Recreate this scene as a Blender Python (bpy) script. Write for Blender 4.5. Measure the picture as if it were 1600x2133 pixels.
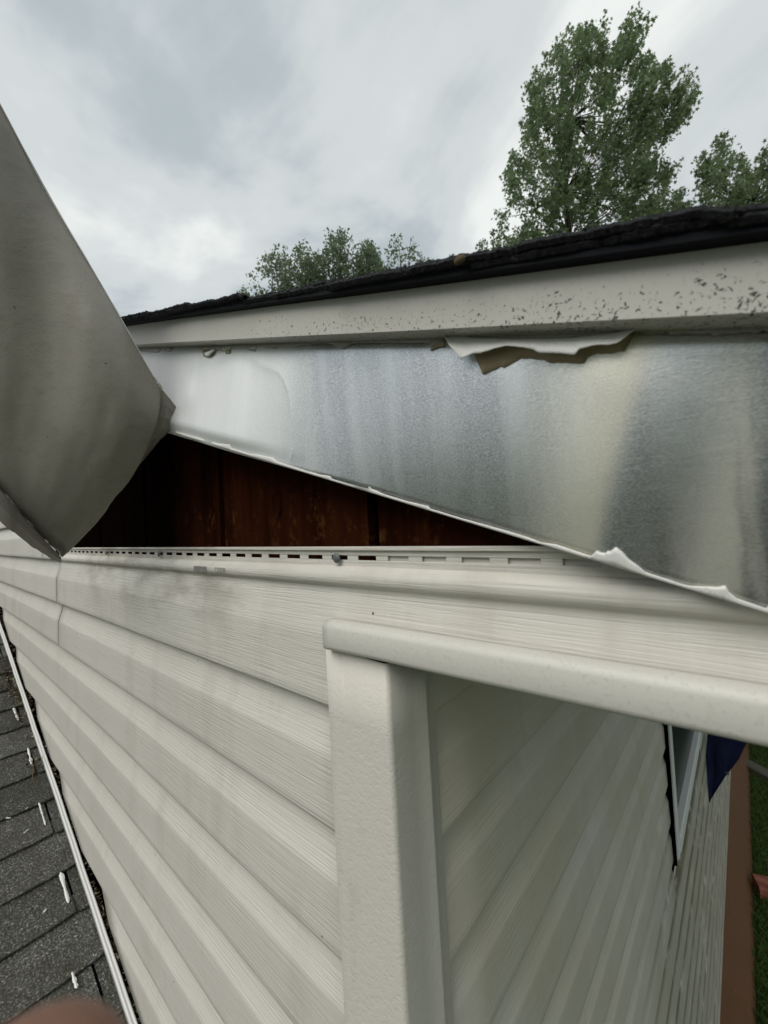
import bpy, bmesh, math, random
from mathutils import Vector, Matrix, noise
random.seed(7)
sc = bpy.context.scene
for o in list(bpy.data.objects): bpy.data.objects.remove(o)
COL = sc.collection

# ------------------------------------------------------------------ camera
F_PX, W_PX, H_PX = 856.47, 1600.0, 2133.0
CAM = Vector((0.26626, -0.29463, 0.0))
YAW, PIT, ROL = math.radians(41.0895), math.radians(1.4794), math.radians(-3.1115)
FW = Vector((-math.sin(YAW)*math.cos(PIT), math.cos(YAW)*math.cos(PIT), math.sin(PIT)))
_r = Vector((math.cos(YAW), math.sin(YAW), 0)); _u = _r.cross(FW)
RT = math.cos(ROL)*_r + math.sin(ROL)*_u
UP = -math.sin(ROL)*_r + math.cos(ROL)*_u
cd = bpy.data.cameras.new('camera'); cam = bpy.data.objects.new('camera', cd); COL.objects.link(cam)
m = Matrix((RT, UP, -FW)).transposed().to_4x4(); m.translation = CAM
cam.matrix_world = m
cd.sensor_fit = 'HORIZONTAL'; cd.sensor_width = 36; cd.lens = F_PX/W_PX*36
cd.clip_start = 0.005; cd.clip_end = 2000
cd.dof.use_dof = True; cd.dof.focus_distance = 0.62; cd.dof.aperture_fstop = 12.5
sc.camera = cam

# ------------------------------------------------------------------ world + sun
SUN = Vector((-0.07, -0.62, 0.76)).normalized()
w = bpy.data.worlds.new('World'); sc.world = w; w.use_nodes = True
nt = w.node_tree; nt.nodes.clear()
def N(nt, t, **kw):
    n = nt.nodes.new(t)
    for k, v in kw.items():
        if k == 'ins':
            for a, b in v.items(): n.inputs[a].default_value = b
        else: setattr(n, k, v)
    return n
out = N(nt, 'ShaderNodeOutputWorld'); bg = N(nt, 'ShaderNodeBackground'); bg.inputs[1].default_value = 0.1
sky = N(nt, 'ShaderNodeTexSky'); sky.sky_type = 'NISHITA'; sky.sun_disc = False
sky.sun_elevation = math.asin(SUN.z); sky.sun_rotation = math.atan2(SUN.x, SUN.y)
tc = N(nt, 'ShaderNodeTexCoord')
sep = N(nt, 'ShaderNodeSeparateXYZ'); nt.links.new(tc.outputs['Generated'], sep.inputs[0])
def math_(nt, op, a, b=None, clamp=False):
    n = N(nt, 'ShaderNodeMath', operation=op, use_clamp=clamp)
    for i, v in enumerate((a, b)):
        if v is None: continue
        if isinstance(v, (int, float)): n.inputs[i].default_value = v
        else: nt.links.new(v, n.inputs[i])
    return n.outputs[0]
zc = math_(nt, 'ADD', math_(nt, 'MAXIMUM', sep.outputs[2], 0.0), 0.22)
comb = N(nt, 'ShaderNodeCombineXYZ')
nt.links.new(math_(nt, 'DIVIDE', sep.outputs[0], zc), comb.inputs[0])
nt.links.new(math_(nt, 'DIVIDE', sep.outputs[1], zc), comb.inputs[1])
def noise_(nt, vec, scale, detail=5, rough=0.5, dist=0.0):
    n = N(nt, 'ShaderNodeTexNoise', ins={'Scale': scale, 'Detail': detail, 'Roughness': rough, 'Distortion': dist})
    if vec is not None: nt.links.new(vec, n.inputs['Vector'])
    return n.outputs[0]
def ramp_(nt, fac, stops, interp='EASE'):
    n = N(nt, 'ShaderNodeValToRGB'); cr = n.color_ramp; cr.interpolation = interp
    while len(cr.elements) < len(stops): cr.elements.new(0.5)
    for e, (p, c) in zip(cr.elements, stops):
        e.position = p; e.color = (*c, 1) if len(c) == 3 else c
    nt.links.new(fac, n.inputs[0]); return n.outputs[0]
def mix_(nt, fac, a, b, mode='MIX'):
    n = N(nt, 'ShaderNodeMix', data_type='RGBA', blend_type=mode)
    for i, v in ((0, fac), (6, a), (7, b)):
        if isinstance(v, (int, float)): n.inputs[i].default_value = v
        elif isinstance(v, tuple): n.inputs[i].default_value = (*v, 1) if len(v) == 3 else v
        else: nt.links.new(v, n.inputs[i])
    return n.outputs[2]
mp = N(nt, 'ShaderNodeMapping'); mp.inputs['Location'].default_value = (3.3, 1.7, 0); nt.links.new(comb.outputs[0], mp.inputs[0])
n1 = noise_(nt, mp.outputs[0], 0.95, 6, 0.55, 0.5)
n2 = noise_(nt, mp.outputs[0], 2.4, 5, 0.55, 0.3)
nn = math_(nt, 'ADD', math_(nt, 'MULTIPLY', n1, 0.72), math_(nt, 'MULTIPLY', n2, 0.28))
cl = ramp_(nt, nn, [(0.37, (2.3, 2.95, 3.3)), (0.455, (4.0, 4.5, 4.7)), (0.53, (5.6, 5.95, 5.95)), (0.62, (7.5, 7.75, 7.5))])
skyc = mix_(nt, 0.93, sky.outputs[0], cl)
nt.links.new(skyc, bg.inputs[0]); nt.links.new(bg.outputs[0], out.inputs[0])

sd = bpy.data.lights.new('sun', 'SUN'); sun = bpy.data.objects.new('sun', sd); COL.objects.link(sun)
sd.energy = 1.5; sd.angle = math.radians(45); sd.color = (1.0, 0.965, 0.91)
sun.rotation_euler = SUN.to_track_quat('Z', 'Y').to_euler(); sun.location = (-3, -5, 8)

sc.render.engine = 'CYCLES'
vs = sc.view_settings; vs.view_transform = 'Standard'; vs.look = 'None'; vs.gamma = 1; vs.exposure = 0.3
vs.use_curve_mapping = False

# ------------------------------------------------------------------ helpers
def ray(x, y): return FW + (x-W_PX/2)/F_PX*RT - (y-H_PX/2)/F_PX*UP
def px_y(x, y, py):      # pixel -> point on the plane y = py
    d = ray(x, y); return CAM + d*((py-CAM.y)/d.y)
def px_x(x, y, pxx):
    d = ray(x, y); return CAM + d*((pxx-CAM.x)/d.x)
def px_z(x, y, pz):
    d = ray(x, y); return CAM + d*((pz-CAM.z)/d.z)
def px_d(x, y, dep): return CAM + ray(x, y)*dep
ROOF_S, ROOF_C = 0.34, -1.24           # lower roof: z = ROOF_C - ROOF_S*x
def px_roof(x, y, lift=0.0):
    d = ray(x, y); t = (ROOF_C+lift - (CAM.z+ROOF_S*CAM.x))/(d.z+ROOF_S*d.x); return CAM + d*t
def fb(x, y=0.0, z=0.0, o=3): return noise.fractal(Vector((x, y, z)), 1.0, 2.0, o)

def mesh_obj(name, verts, faces, mat, parent=None, smooth=False, solid=0.0, bevel=0.0):
    me = bpy.data.meshes.new(name); me.from_pydata([tuple(v) for v in verts], [], faces); me.update()
    bm = bmesh.new(); bm.from_mesh(me); bmesh.ops.recalc_face_normals(bm, faces=bm.faces); bm.to_mesh(me); bm.free()
    o = bpy.data.objects.new(name, me); COL.objects.link(o)
    if isinstance(mat, (list, tuple)):
        for k in mat: me.materials.append(k)
    elif mat: me.materials.append(mat)
    if smooth: me.polygons.foreach_set('use_smooth', [True]*len(me.polygons))
    if solid: md = o.modifiers.new('solid', 'SOLIDIFY'); md.thickness = solid; md.offset = 0
    if bevel: md = o.modifiers.new('bevel', 'BEVEL'); md.width = bevel; md.segments = 2; md.limit_method = 'ANGLE'
    if parent: par(o, parent)
    return o
WM = {}
def par(o, p):
    o.parent = p
    o.matrix_parent_inverse = WM.get(p.name, Matrix.Identity(4)).inverted()
def thing(name, label, cat, loc=(0, 0, 0), group=None):
    o = bpy.data.objects.new(name, None); COL.objects.link(o); o.location = loc; o.empty_display_size = 0.1
    WM[o.name] = Matrix.Translation(loc)
    return tag(o, label, cat, group)
def tag(o, label=None, cat=None, group=None, kind=None):
    if label: o['label'] = label
    if cat: o['category'] = cat
    if group: o['group'] = group
    if kind: o['kind'] = kind
    return o
class MB:
    def __init__(s): s.v = []; s.f = []; s.mi = []
    def add(s, vs, fs, mi=0):
        b = len(s.v); s.v += [Vector(q) for q in vs]; s.f += [tuple(i+b for i in f) for f in fs]; s.mi += [mi]*len(fs)
    def box(s, a, b, mi=0):
        x0, y0, z0 = a; x1, y1, z1 = b
        s.add([(x0,y0,z0),(x1,y0,z0),(x1,y1,z0),(x0,y1,z0),(x0,y0,z1),(x1,y0,z1),(x1,y1,z1),(x0,y1,z1)],
              [(0,3,2,1),(4,5,6,7),(0,1,5,4),(1,2,6,5),(2,3,7,6),(3,0,4,7)], mi)
    def grid(s, rows, mi=0, close=False):
        nr, nc = len(rows), len(rows[0]); b = len(s.v)
        for r in rows: s.v += [Vector(q) for q in r]
        for i in range(nr-1):
            for j in range(nc-1 if not close else nc):
                j2 = (j+1) % nc
                s.f.append((b+i*nc+j, b+i*nc+j2, b+(i+1)*nc+j2, b+(i+1)*nc+j)); s.mi.append(mi)
    def tube(s, pts, rads, n=7, mi=0):
        rows = []
        for i, p in enumerate(pts):
            p = Vector(p); a = Vector(pts[max(0, i-1)]); c = Vector(pts[min(len(pts)-1, i+1)])
            d = (c-a).normalized(); q = d.orthogonal().normalized(); k = d.cross(q)
            rows.append([p + rads[i]*(math.cos(t*math.tau/n)*q + math.sin(t*math.tau/n)*k) for t in range(n)])
        s.grid(rows, mi, True)
        b = len(s.v)-n; s.f.append(tuple(range(b, b+n))); s.mi.append(mi)
    def build(s, name, mat, parent=None, smooth=False, solid=0.0, bevel=0.0, recalc=True):
        me = bpy.data.meshes.new(name); me.from_pydata([tuple(v) for v in s.v], [], s.f)
        for k in (mat if isinstance(mat, (list, tuple)) else [mat]): me.materials.append(k)
        me.polygons.foreach_set('material_index', s.mi)
        if recalc:
            bm = bmesh.new(); bm.from_mesh(me); bmesh.ops.recalc_face_normals(bm, faces=bm.faces); bm.to_mesh(me); bm.free()
        if smooth: me.polygons.foreach_set('use_smooth', [True]*len(me.polygons))
        me.update()
        o = bpy.data.objects.new(name, me); COL.objects.link(o)
        if solid: md = o.modifiers.new('solid', 'SOLIDIFY'); md.thickness = solid; md.offset = 0
        if bevel: md = o.modifiers.new('bevel', 'BEVEL'); md.width = bevel; md.segments = 2; md.limit_method = 'ANGLE'
        if parent: par(o, parent)
        return o

# ------------------------------------------------------------------ materials
class Mat:
    def __init__(s, name, base=(.5,.5,.5), rough=.5, metal=0.0, spec=.5):
        s.m = bpy.data.materials.new(name); s.m.use_nodes = True; s.nt = s.m.node_tree
        s.b = s.nt.nodes['Principled BSDF']
        s.b.inputs['Base Color'].default_value = (*base, 1); s.b.inputs['Roughness'].default_value = rough
        s.b.inputs['Metallic'].default_value = metal; s.b.inputs['Specular IOR Level'].default_value = spec
        s.tc = s.nt.nodes.new('ShaderNodeTexCoord')
    def vec(s, sc=(1,1,1), rot=(0,0,0), src='Object'):
        mp = s.nt.nodes.new('ShaderNodeMapping'); mp.inputs['Scale'].default_value = sc; mp.inputs['Rotation'].default_value = rot
        s.nt.links.new(s.tc.outputs[src], mp.inputs[0]); return mp.outputs[0]
    def sep(s, v=None):
        n = s.nt.nodes.new('ShaderNodeSeparateXYZ'); s.nt.links.new(v or s.tc.outputs['Object'], n.inputs[0]); return n.outputs
    def noise(s, v, scale, d=4, r=.5, dist=0.0): return noise_(s.nt, v, scale, d, r, dist)
    def ramp(s, f, st, i='LINEAR'): return ramp_(s.nt, f, st, i)
    def mix(s, f, a, b, mode='MIX'): return mix_(s.nt, f, a, b, mode)
    def math(s, op, a, b=None, c=False): return math_(s.nt, op, a, b, c)
    def col(s, o): s.nt.links.new(o, s.b.inputs['Base Color']); return s
    def rgh(s, o): s.nt.links.new(o, s.b.inputs['Roughness']); return s
    def bump(s, h, strength=.3, dist=.002):
        n = s.nt.nodes.new('ShaderNodeBump'); n.inputs['Strength'].default_value = strength; n.inputs['Distance'].default_value = dist
        s.nt.links.new(h, n.inputs['Height'])
        prev = s.b.inputs['Normal']
        if prev.is_linked: s.nt.links.new(prev.links[0].from_socket, n.inputs['Normal'])
        s.nt.links.new(n.outputs[0], prev); return s
    def smooth(s, x, a, b):
        n = s.nt.nodes.new('ShaderNodeMapRange'); n.interpolation_type = 'SMOOTHSTEP'
        n.inputs[1].default_value = a; n.inputs[2].default_value = b; s.nt.links.new(x, n.inputs[0]); return n.outputs[0]
def W3(v): return (v, v, v)

def vinyl(name, along, mildew=False):
    M = Mat(name, rough=.42, spec=.4)
    # embossed wood grain running along the panel
    ax = {'x': (9, 1, 420), 'y': (1, 9, 420)}[along]
    v = M.vec(ax)
    g = M.noise(v, 1.0, 3, .55, .15)
    g2 = M.noise(M.vec(tuple(k*2.3 for k in ax)), 1.0, 2, .5, .2)
    gr = M.ramp(g, [(.33, W3(0)), (.50, W3(.8)), (.62, W3(1))])
    M.bump(M.math('ADD', gr, M.math('MULTIPLY', g2, .4)), .36, .0011)
    M.bump(M.noise(M.vec((1,1,1)), 900, 2), .05, .0004)
    big = M.noise(M.vec((1.2, 1.2, 2.0)), 2.2, 4, .55)
    c = M.mix(big, (.668, .635, .568), (.702, .676, .615))
    c = M.mix(M.math('MULTIPLY', gr, .16), M.mix(.12, c, (.36,.33,.28)), c)
    # rain-washed dirt streaks and fly specks
    st = M.noise(M.vec((14, 14, 2.2)), 1.0, 5, .65)
    c = M.mix(M.ramp(st, [(.50, W3(0)), (.78, W3(.40))]), c, (.40, .365, .29))
    vo = N(M.nt, 'ShaderNodeTexVoronoi', feature='F1'); vo.inputs['Scale'].default_value = 34; M.nt.links.new(M.vec((1,1,1)), vo.inputs['Vector'])
    wn = M.nt.nodes.new('ShaderNodeSeparateColor'); M.nt.links.new(vo.outputs['Color'], wn.inputs[0])
    spot = M.math('MULTIPLY', M.math('LESS_THAN', vo.outputs['Distance'], .05), M.math('GREATER_THAN', wn.outputs[0], .80))
    c = M.mix(M.math('MULTIPLY', spot, .85), c, (.03, .025, .02))
    s = M.sep()
    if along == 'x':
        # dirt and the bent sheet's soft shadow, painted onto the top course, below the opening
        a = M.math('MULTIPLY', M.smooth(s[0], -1.15, -.85), M.math('SUBTRACT', 1, M.smooth(s[0], -.42, -.02)))
        a = M.math('MULTIPLY', a, M.smooth(s[2], -.19, -.07))
        k = M.noise(M.vec((6, 6, 16)), 1.0, 5, .65)
        a = M.math('MULTIPLY', a, M.smooth(k, .36, .68))
        c = M.mix(M.math('MULTIPLY', a, .6), c, (.17, .14, .10))
    if mildew:
        b = M.math('MULTIPLY', M.smooth(M.noise(M.vec((3, 3, 3)), 1.6, 4), .3, .7), .7)
        c = M.mix(b, c, (.56, .52, .395))
        a = M.math('MULTIPLY', M.smooth(s[2], -.75, -1.5), M.smooth(s[1], .45, 1.3))
        k = M.noise(M.vec((9, 4, 6)), 1.0, 6, .7, .4)
        k2 = M.noise(M.vec((20, 11, 22)), 1.0, 6, .7, .3)
        a = M.math('MULTIPLY', a, M.smooth(M.math('ADD', M.math('MULTIPLY', k, .6), M.math('MULTIPLY', k2, .4)), .36, .50))
        fr = M.math('FRACT', M.math('DIVIDE', M.math('ADD', s[2], .195+.1259*40), .1259))
        a = M.math('MULTIPLY', a, M.math('ADD', .30, M.math('MULTIPLY', M.smooth(fr, .50, .72), .70)))
        c = M.mix(M.math('MULTIPLY', a, .95), c, (.07, .07, .035))
    M.col(c)
    M.rgh(M.ramp(big, [(.3, W3(.36)), (.7, W3(.5))]))
    return M.m
m_vin_a = vinyl('vinyl_gable', 'x'); m_vin_b = vinyl('vinyl_side', 'y', True)

M = Mat('post_vinyl', rough=.45, spec=.4)
p1 = M.noise(M.vec((150, 150, 210)), 1.0, 3, .6, .6); p2 = M.noise(M.vec((420, 420, 420)), 1.0, 3, .6, .5)
M.bump(M.math('ADD', M.ramp(p1, [(.40, W3(0)), (.52, W3(1))]), M.math('MULTIPLY', p2, .8)), .24, .0008)
c = M.mix(M.noise(M.vec((5, 5, 2)), 1.0, 4), (.645, .61, .54), (.695, .662, .595))
c = M.mix(M.ramp(M.noise(M.vec((30, 30, 9)), 1.0, 5, .7), [(.55, W3(0)), (.8, W3(.3))]), c, (.40, .37, .30))
m_post = M.col(c).m

def painted(name, base, speck=0.0, dirt=.25, rough=.5, bump=.12):
    M = Mat(name, rough=rough, spec=.4)
    b = M.noise(M.vec((3, 3, 6)), 1.0, 5, .6)
    d = tuple(k*.66 for k in base)
    c = M.mix(M.ramp(b, [(.35, W3(0)), (.75, W3(dirt))]), base, d)
    f = M.noise(M.vec((1, 1, 1)), 420, 3, .6)
    c = M.mix(M.ramp(f, [(.56, W3(0)), (.75, W3(.30))]), c, (.26, .23, .17))
    if speck:
        s = M.sep()
        # distance below the shingles, in rake coordinates
        rk = M.math('ADD', s[2], M.math('MULTIPLY', s[0], .31))
        low = M.smooth(rk, .201, .172)
        right = M.smooth(s[0], -.50, .16)
        v1 = M.noise(M.vec((1, 1, 1)), 420, 3, .6, .8)
        v2 = M.noise(M.vec((1, 1, 1)), 190, 4, .65, .8)
        v3 = M.noise(M.vec((1, 1, 1)), 17, 3, .6)
        thr = M.math('SUBTRACT', .755, M.math('MULTIPLY', M.math('MULTIPLY', low, right), .125))
        thr = M.math('SUBTRACT', thr, M.math('MULTIPLY', M.smooth(v3, .4, .65), .055))
        k1 = M.math('GREATER_THAN', v1, thr)
        k2 = M.math('GREATER_THAN', v2, M.math('ADD', thr, .035))
        k = M.math('MAXIMUM', k1, k2)
        c = M.mix(M.math('MULTIPLY', k, .94), c, (.03, .029, .02))
        M.bump(k, .5, .0012)
    M.bump(f, bump, .0006)
    return M.col(c).m
m_fascia = painted('fascia_paint', (.585, .56, .505), 1.0)
m_trim = painted('trim_paint', (.66, .64, .58), 0, .35, .45, .2)
m_coat = painted('paint_coat', (.46, .44, .39), 0, .35, .5, .1)  # the fascia's shadow on the coat is put into this darker colour
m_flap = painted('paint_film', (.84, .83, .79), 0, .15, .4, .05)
m_primer = painted('primer', (.42, .335, .215), 0, .4, .6, .1)
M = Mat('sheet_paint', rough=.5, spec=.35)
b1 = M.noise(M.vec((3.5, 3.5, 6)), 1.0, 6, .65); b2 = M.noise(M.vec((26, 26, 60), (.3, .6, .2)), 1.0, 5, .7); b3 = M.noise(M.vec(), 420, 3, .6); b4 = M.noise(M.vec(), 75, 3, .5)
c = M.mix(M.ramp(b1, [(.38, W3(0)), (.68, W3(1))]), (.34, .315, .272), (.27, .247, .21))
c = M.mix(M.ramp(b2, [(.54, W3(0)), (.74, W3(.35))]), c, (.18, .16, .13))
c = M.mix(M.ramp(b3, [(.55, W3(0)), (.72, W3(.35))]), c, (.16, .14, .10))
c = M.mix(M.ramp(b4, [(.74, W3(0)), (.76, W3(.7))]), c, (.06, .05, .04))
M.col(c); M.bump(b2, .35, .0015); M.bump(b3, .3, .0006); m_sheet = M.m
m_white = painted('white_metal', (.78, .77, .73), 0, .2, .4, .08)
m_winframe = painted('window_frame', (.74, .76, .74), 0, .2, .45, .08)

# bare brushed aluminium, with wash stains left by the old coating
M = Mat('aluminium', rough=.36, metal=1.0)
s = M.sep()
rkv = M.vec((1, 1, 1), (0, math.radians(17.2), 0))
brush = M.noise(M.vec((55, 55, 900), (0, -math.radians(17.2), 0)), 1.0, 3, .6)
grain = M.noise(M.vec((620, 620, 1700), (0, -math.radians(17.2), 0)), 1.0, 2, .6)
streak = M.noise(M.vec((26, 26, 2.0), (0, math.radians(8), 0)), 1.0, 4, .55)
streak2 = M.noise(M.vec((7.5, 7.5, .8), (0, math.radians(8), 0)), 1.0, 3, .5)
c = M.mix(brush, (.66, .675, .695), (.82, .835, .85))
c = M.mix(M.ramp(grain, [(.38, W3(.0)), (.60, W3(.75))]), c, (.34, .35, .37))
c = M.mix(M.ramp(streak, [(.48, W3(0)), (.70, W3(.5))]), c, (.90, .92, .92))
wob = M.math('MULTIPLY', M.math('SUBTRACT', streak2, .5), .035)
slant = M.math('ADD', M.math('SUBTRACT', s[0], M.math('MULTIPLY', s[2], .30)), wob)
# sky's bright reflection painted white on the outer end, yellowed lacquer runs further along
sky_sheen = M.math('SUBTRACT', 1, M.smooth(M.math('ADD', M.math('SUBTRACT', s[0], M.math('MULTIPLY', s[2], .12)), M.math('MULTIPLY', M.math('SUBTRACT', streak, .5), .16)), -.15, -.03))
yel = M.math('MULTIPLY', M.smooth(slant, .130, .205), M.math('SUBTRACT', 1, M.smooth(slant, .204, .219)))
yel2 = M.math('MULTIPLY', M.smooth(slant, .232, .262), M.smooth(streak, .45, .62))
c = M.mix(M.math('MULTIPLY', sky_sheen, .7), c, (.90, .91, .90))
c = M.mix(M.math('MULTIPLY', yel, .6), c, (.92, .87, .68))
c = M.mix(M.math('MULTIPLY', yel2, .55), c, (.88, .84, .68))
M.col(c)
dep = M.math('MAXIMUM', M.math('MULTIPLY', sky_sheen, .58), M.math('MAXIMUM', M.math('MULTIPLY', yel, .26), M.math('MULTIPLY', yel2, .3)))
M.nt.links.new(M.math('SUBTRACT', 1.0, M.math('ADD', dep, M.math('MULTIPLY', streak2, .18))), M.b.inputs['Metallic'])
M.rgh(M.math('ADD', M.math('ADD', M.math('ADD', .25, M.math('MULTIPLY', sky_sheen, .22)), M.math('MULTIPLY', streak2, .12)), M.math('MULTIPLY', brush, .14)))
M.bump(brush, .07, .0005); M.bump(grain, .16, .0004)
M.b.inputs['Anisotropic'].default_value = .35
m_alu = M.m

M = Mat('asphalt_edge', (.02, .02, .022), .85, 0, .3)
f = M.noise(M.vec(), 380, 4, .7); M.col(M.ramp(f, [(.35, (.004,.004,.005)), (.60, (.018,.018,.020)), (.72, (.11,.11,.11))])); M.bump(f, .9, .003)
m_shing = M.m
M = Mat('asphalt_starter', (.006, .007, .010), .7, 0, .15)
f = M.noise(M.vec(), 120, 3); M.bump(f, .25, .001); m_starter = M.m

def shingle_mat(name, k):
    M = Mat(name, rough=.9, spec=.25)
    f = M.noise(M.vec(), 230, 3, .8); g = M.noise(M.vec(), 14, 5, .6)
    c = M.ramp(f, [(.32, (.018*k, .018*k, .017*k)), (.50, (.062*k, .061*k, .054*k)), (.60, (.13*k, .128*k, .115*k)), (.70, (.40*k, .38*k, .34*k))])
    c = M.mix(M.ramp(g, [(.4, W3(0)), (.68, W3(.62))]), c, (.042, .044, .024))
    M.col(c); M.bump(f, .9, .004); return M.m
m_sh = [shingle_mat('shingle_a', 1.25), shingle_mat('shingle_b', 1.55), shingle_mat('shingle_c', 1.0)]

M = Mat('stained_wood', rough=.8, spec=.0)
g = M.noise(M.vec((34, 30, 2.6)), 1.0, 5, .6, .5); g2 = M.noise(M.vec((300, 100, 9)), 1.0, 3, .6)
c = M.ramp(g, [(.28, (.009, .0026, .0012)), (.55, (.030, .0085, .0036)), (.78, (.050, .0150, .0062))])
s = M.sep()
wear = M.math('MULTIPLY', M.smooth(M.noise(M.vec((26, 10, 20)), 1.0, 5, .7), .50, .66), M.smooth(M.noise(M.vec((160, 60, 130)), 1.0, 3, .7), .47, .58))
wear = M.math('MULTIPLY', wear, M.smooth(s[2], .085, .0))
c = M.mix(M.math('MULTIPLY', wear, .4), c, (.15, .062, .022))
rot = M.smooth(M.math('ADD', s[0], M.math('MULTIPLY', M.math('SUBTRACT', M.noise(M.vec((5, 5, 4)), 1.0, 5, .65), .5), .20)), -.37, -.50)  # deep shade behind the bent sheet, painted into the planks leftwards
c = M.mix(M.math('MULTIPLY', rot, .94), c, (.0015, .0012, .001))  # rot here is the painted deep shade behind the bent sheet
M.col(c); M.bump(g, .6, .003); M.bump(g2, .4, .001)
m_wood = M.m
m_gap = Mat('sheathing_black', (.0012, .0012, .0012), 1.0, 0, 0.0).m
m_steel = Mat('galvanised', (.16, .165, .17), .6, .5).m
m_print = Mat('ink', (.30, .29, .27), .7).m

M = Mat('brown_skirt', rough=.55, spec=.3)
c = M.mix(M.noise(M.vec((4, 4, 4)), 1.0, 5, .6), (.105, .048, .024), (.155, .078, .040))
c = M.mix(M.math('MULTIPLY', M.smooth(M.noise(M.vec((60, 3, 60)), 1.0, 4, .7), .66, .74), .5), c, (.36, .27, .2))
m_brown = M.col(c).m
M = Mat('glass_dark', (.010, .014, .016), .25, 0, .15); m_glass = M.m
M = Mat('tarp_blue', (.004, .006, .050), .5, 0, .4)
M.bump(M.noise(M.vec(), 60, 3), .3, .004); m_tarp = M.m
M = Mat('red_timber', rough=.8, spec=.2)
g = M.noise(M.vec((3, 30, 30)), 1.0, 5, .7, .6)
M.col(M.ramp(g, [(.3, (.10, .03, .02)), (.55, (.26, .095, .065)), (.75, (.36, .17, .12))])); M.bump(g, .7, .006); m_timber = M.m
M = Mat('soil_grass', rough=.95, spec=.1)
g = M.noise(M.vec(), 5, 6, .7); h = M.noise(M.vec(), 60, 4, .7)
c = M.mix(M.ramp(g, [(.4, W3(0)), (.65, W3(1))]), (.030, .055, .014), (.055, .085, .022))
c = M.mix(M.ramp(h, [(.45, W3(0)), (.7, W3(.7))]), c, (.07, .06, .035)); M.bump(h, .8, .03)
m_ground = M.col(c).m
def leafy(name, c1, c2, scale=1.2, tr=.5):
    M = Mat(name, rough=.42, spec=.4)
    g = M.noise(M.vec(), scale, 3, .6)
    oi = M.nt.nodes.new('ShaderNodeNewGeometry')
    c = M.mix(M.ramp(g, [(.35, W3(0)), (.65, W3(1))]), c1, c2)
    c = M.mix(M.math('MULTIPLY', oi.outputs['Random Per Island'], .6), c, tuple(k*.5 for k in c1))
    M.col(c)
    t = M.nt.nodes.new('ShaderNodeBsdfTranslucent'); mx = M.nt.nodes.new('ShaderNodeMixShader'); mx.inputs[0].default_value = tr
    M.nt.links.new(M.mix(.5, c, (.26, .36, .14)), t.inputs[0])
    o = M.nt.nodes['Material Output']
    M.nt.links.new(M.b.outputs[0], mx.inputs[1]); M.nt.links.new(t.outputs[0], mx.inputs[2]); M.nt.links.new(mx.outputs[0], o.inputs[0])
    return M.m
m_leaf1 = leafy('leaf_sweetgum', (.135, .192, .105), (.205, .27, .145))
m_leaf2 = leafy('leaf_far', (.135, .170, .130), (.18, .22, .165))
m_leaf3 = leafy('leaf_yellowgreen', (.075, .110, .035), (.12, .15, .055))
m_grass = leafy('grass_blade', (.045, .105, .018), (.10, .175, .04), 6)
M = Mat('bark', rough=.9, spec=.1)
g = M.noise(M.vec((12, 12, 2)), 1.0, 5, .7); M.col(M.ramp(g, [(.3, (.018, .015, .012)), (.7, (.075, .065, .055))])); M.bump(g, .8, .03); m_bark = M.m
m_conc = painted('kerb_concrete', (.09, .087, .07), 0, .5, .9, .4)
M = Mat('dry_litter', rough=.9, spec=.1)
gi = M.nt.nodes.new('ShaderNodeNewGeometry')
M.col(M.ramp(gi.outputs['Random Per Island'], [(0, (.02, .016, .010)), (.45, (.075, .055, .03)), (.8, (.19, .15, .09)), (1, (.42, .37, .28))])); m_litter = M.m
m_chip = painted('chip_white', (.80, .79, .76), 0, .2, .6, .2)
M = Mat('skin', (.20, .105, .075), .55, 0, .3)
M.b.inputs['Subsurface Weight'].default_value = .15; M.b.inputs['Subsurface Radius'].default_value = (.01, .004, .002)
M.bump(M.noise(M.vec(), 900, 3), .2, .0005); m_skin = M.m
m_nail = Mat('fingernail', (.55, .36, .30), .3).m

# ------------------------------------------------------------------ ground
GZ = -3.05
v = []; f = []
n = 60
rows = []
for i in range(n+1):
    r = []
    for j in range(n+1):
        a = (i/n*2-1); b = (j/n*2-1)
        x = a*abs(a)*400; y = b*abs(b)*400
        r.append((x, y, GZ + (.03*fb(x*.4, y*.4) if abs(x) < 30 and abs(y) < 30 else 0)))
    rows.append(r)
g = MB(); g.grid(rows); o = g.build('ground', m_ground, smooth=True); tag(o, kind='structure')

# ================================================================== HOUSE
house = thing('house', 'house corner clad in almond lap siding under a black shingled gable roof', 'house', (0, 0, GZ))
E_ = 0.127; ZB0 = -0.1843          # exposure, butt of the top course

def rake(x, c): return c - 0.31*x          # rake-parallel heights

# ---- gable wall: sheathing + siding courses
gw = MB()
gw.add([(-7, .03, GZ), (0, .03, GZ), (0, .03, .10), (-3.9, .03, 1.31), (-7, .03, .40),
        (-7, .09, GZ), (0, .09, GZ), (0, .09, .10), (-3.9, .09, 1.31), (-7, .09, .40)],
       [(0,1,2,3,4), (9,8,7,6,5), (0,5,6,1), (1,6,7,2), (2,7,8,3), (3,8,9,4), (4,9,5,0)])
gable = gw.build('gable_wall', m_gap, house)

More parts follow.
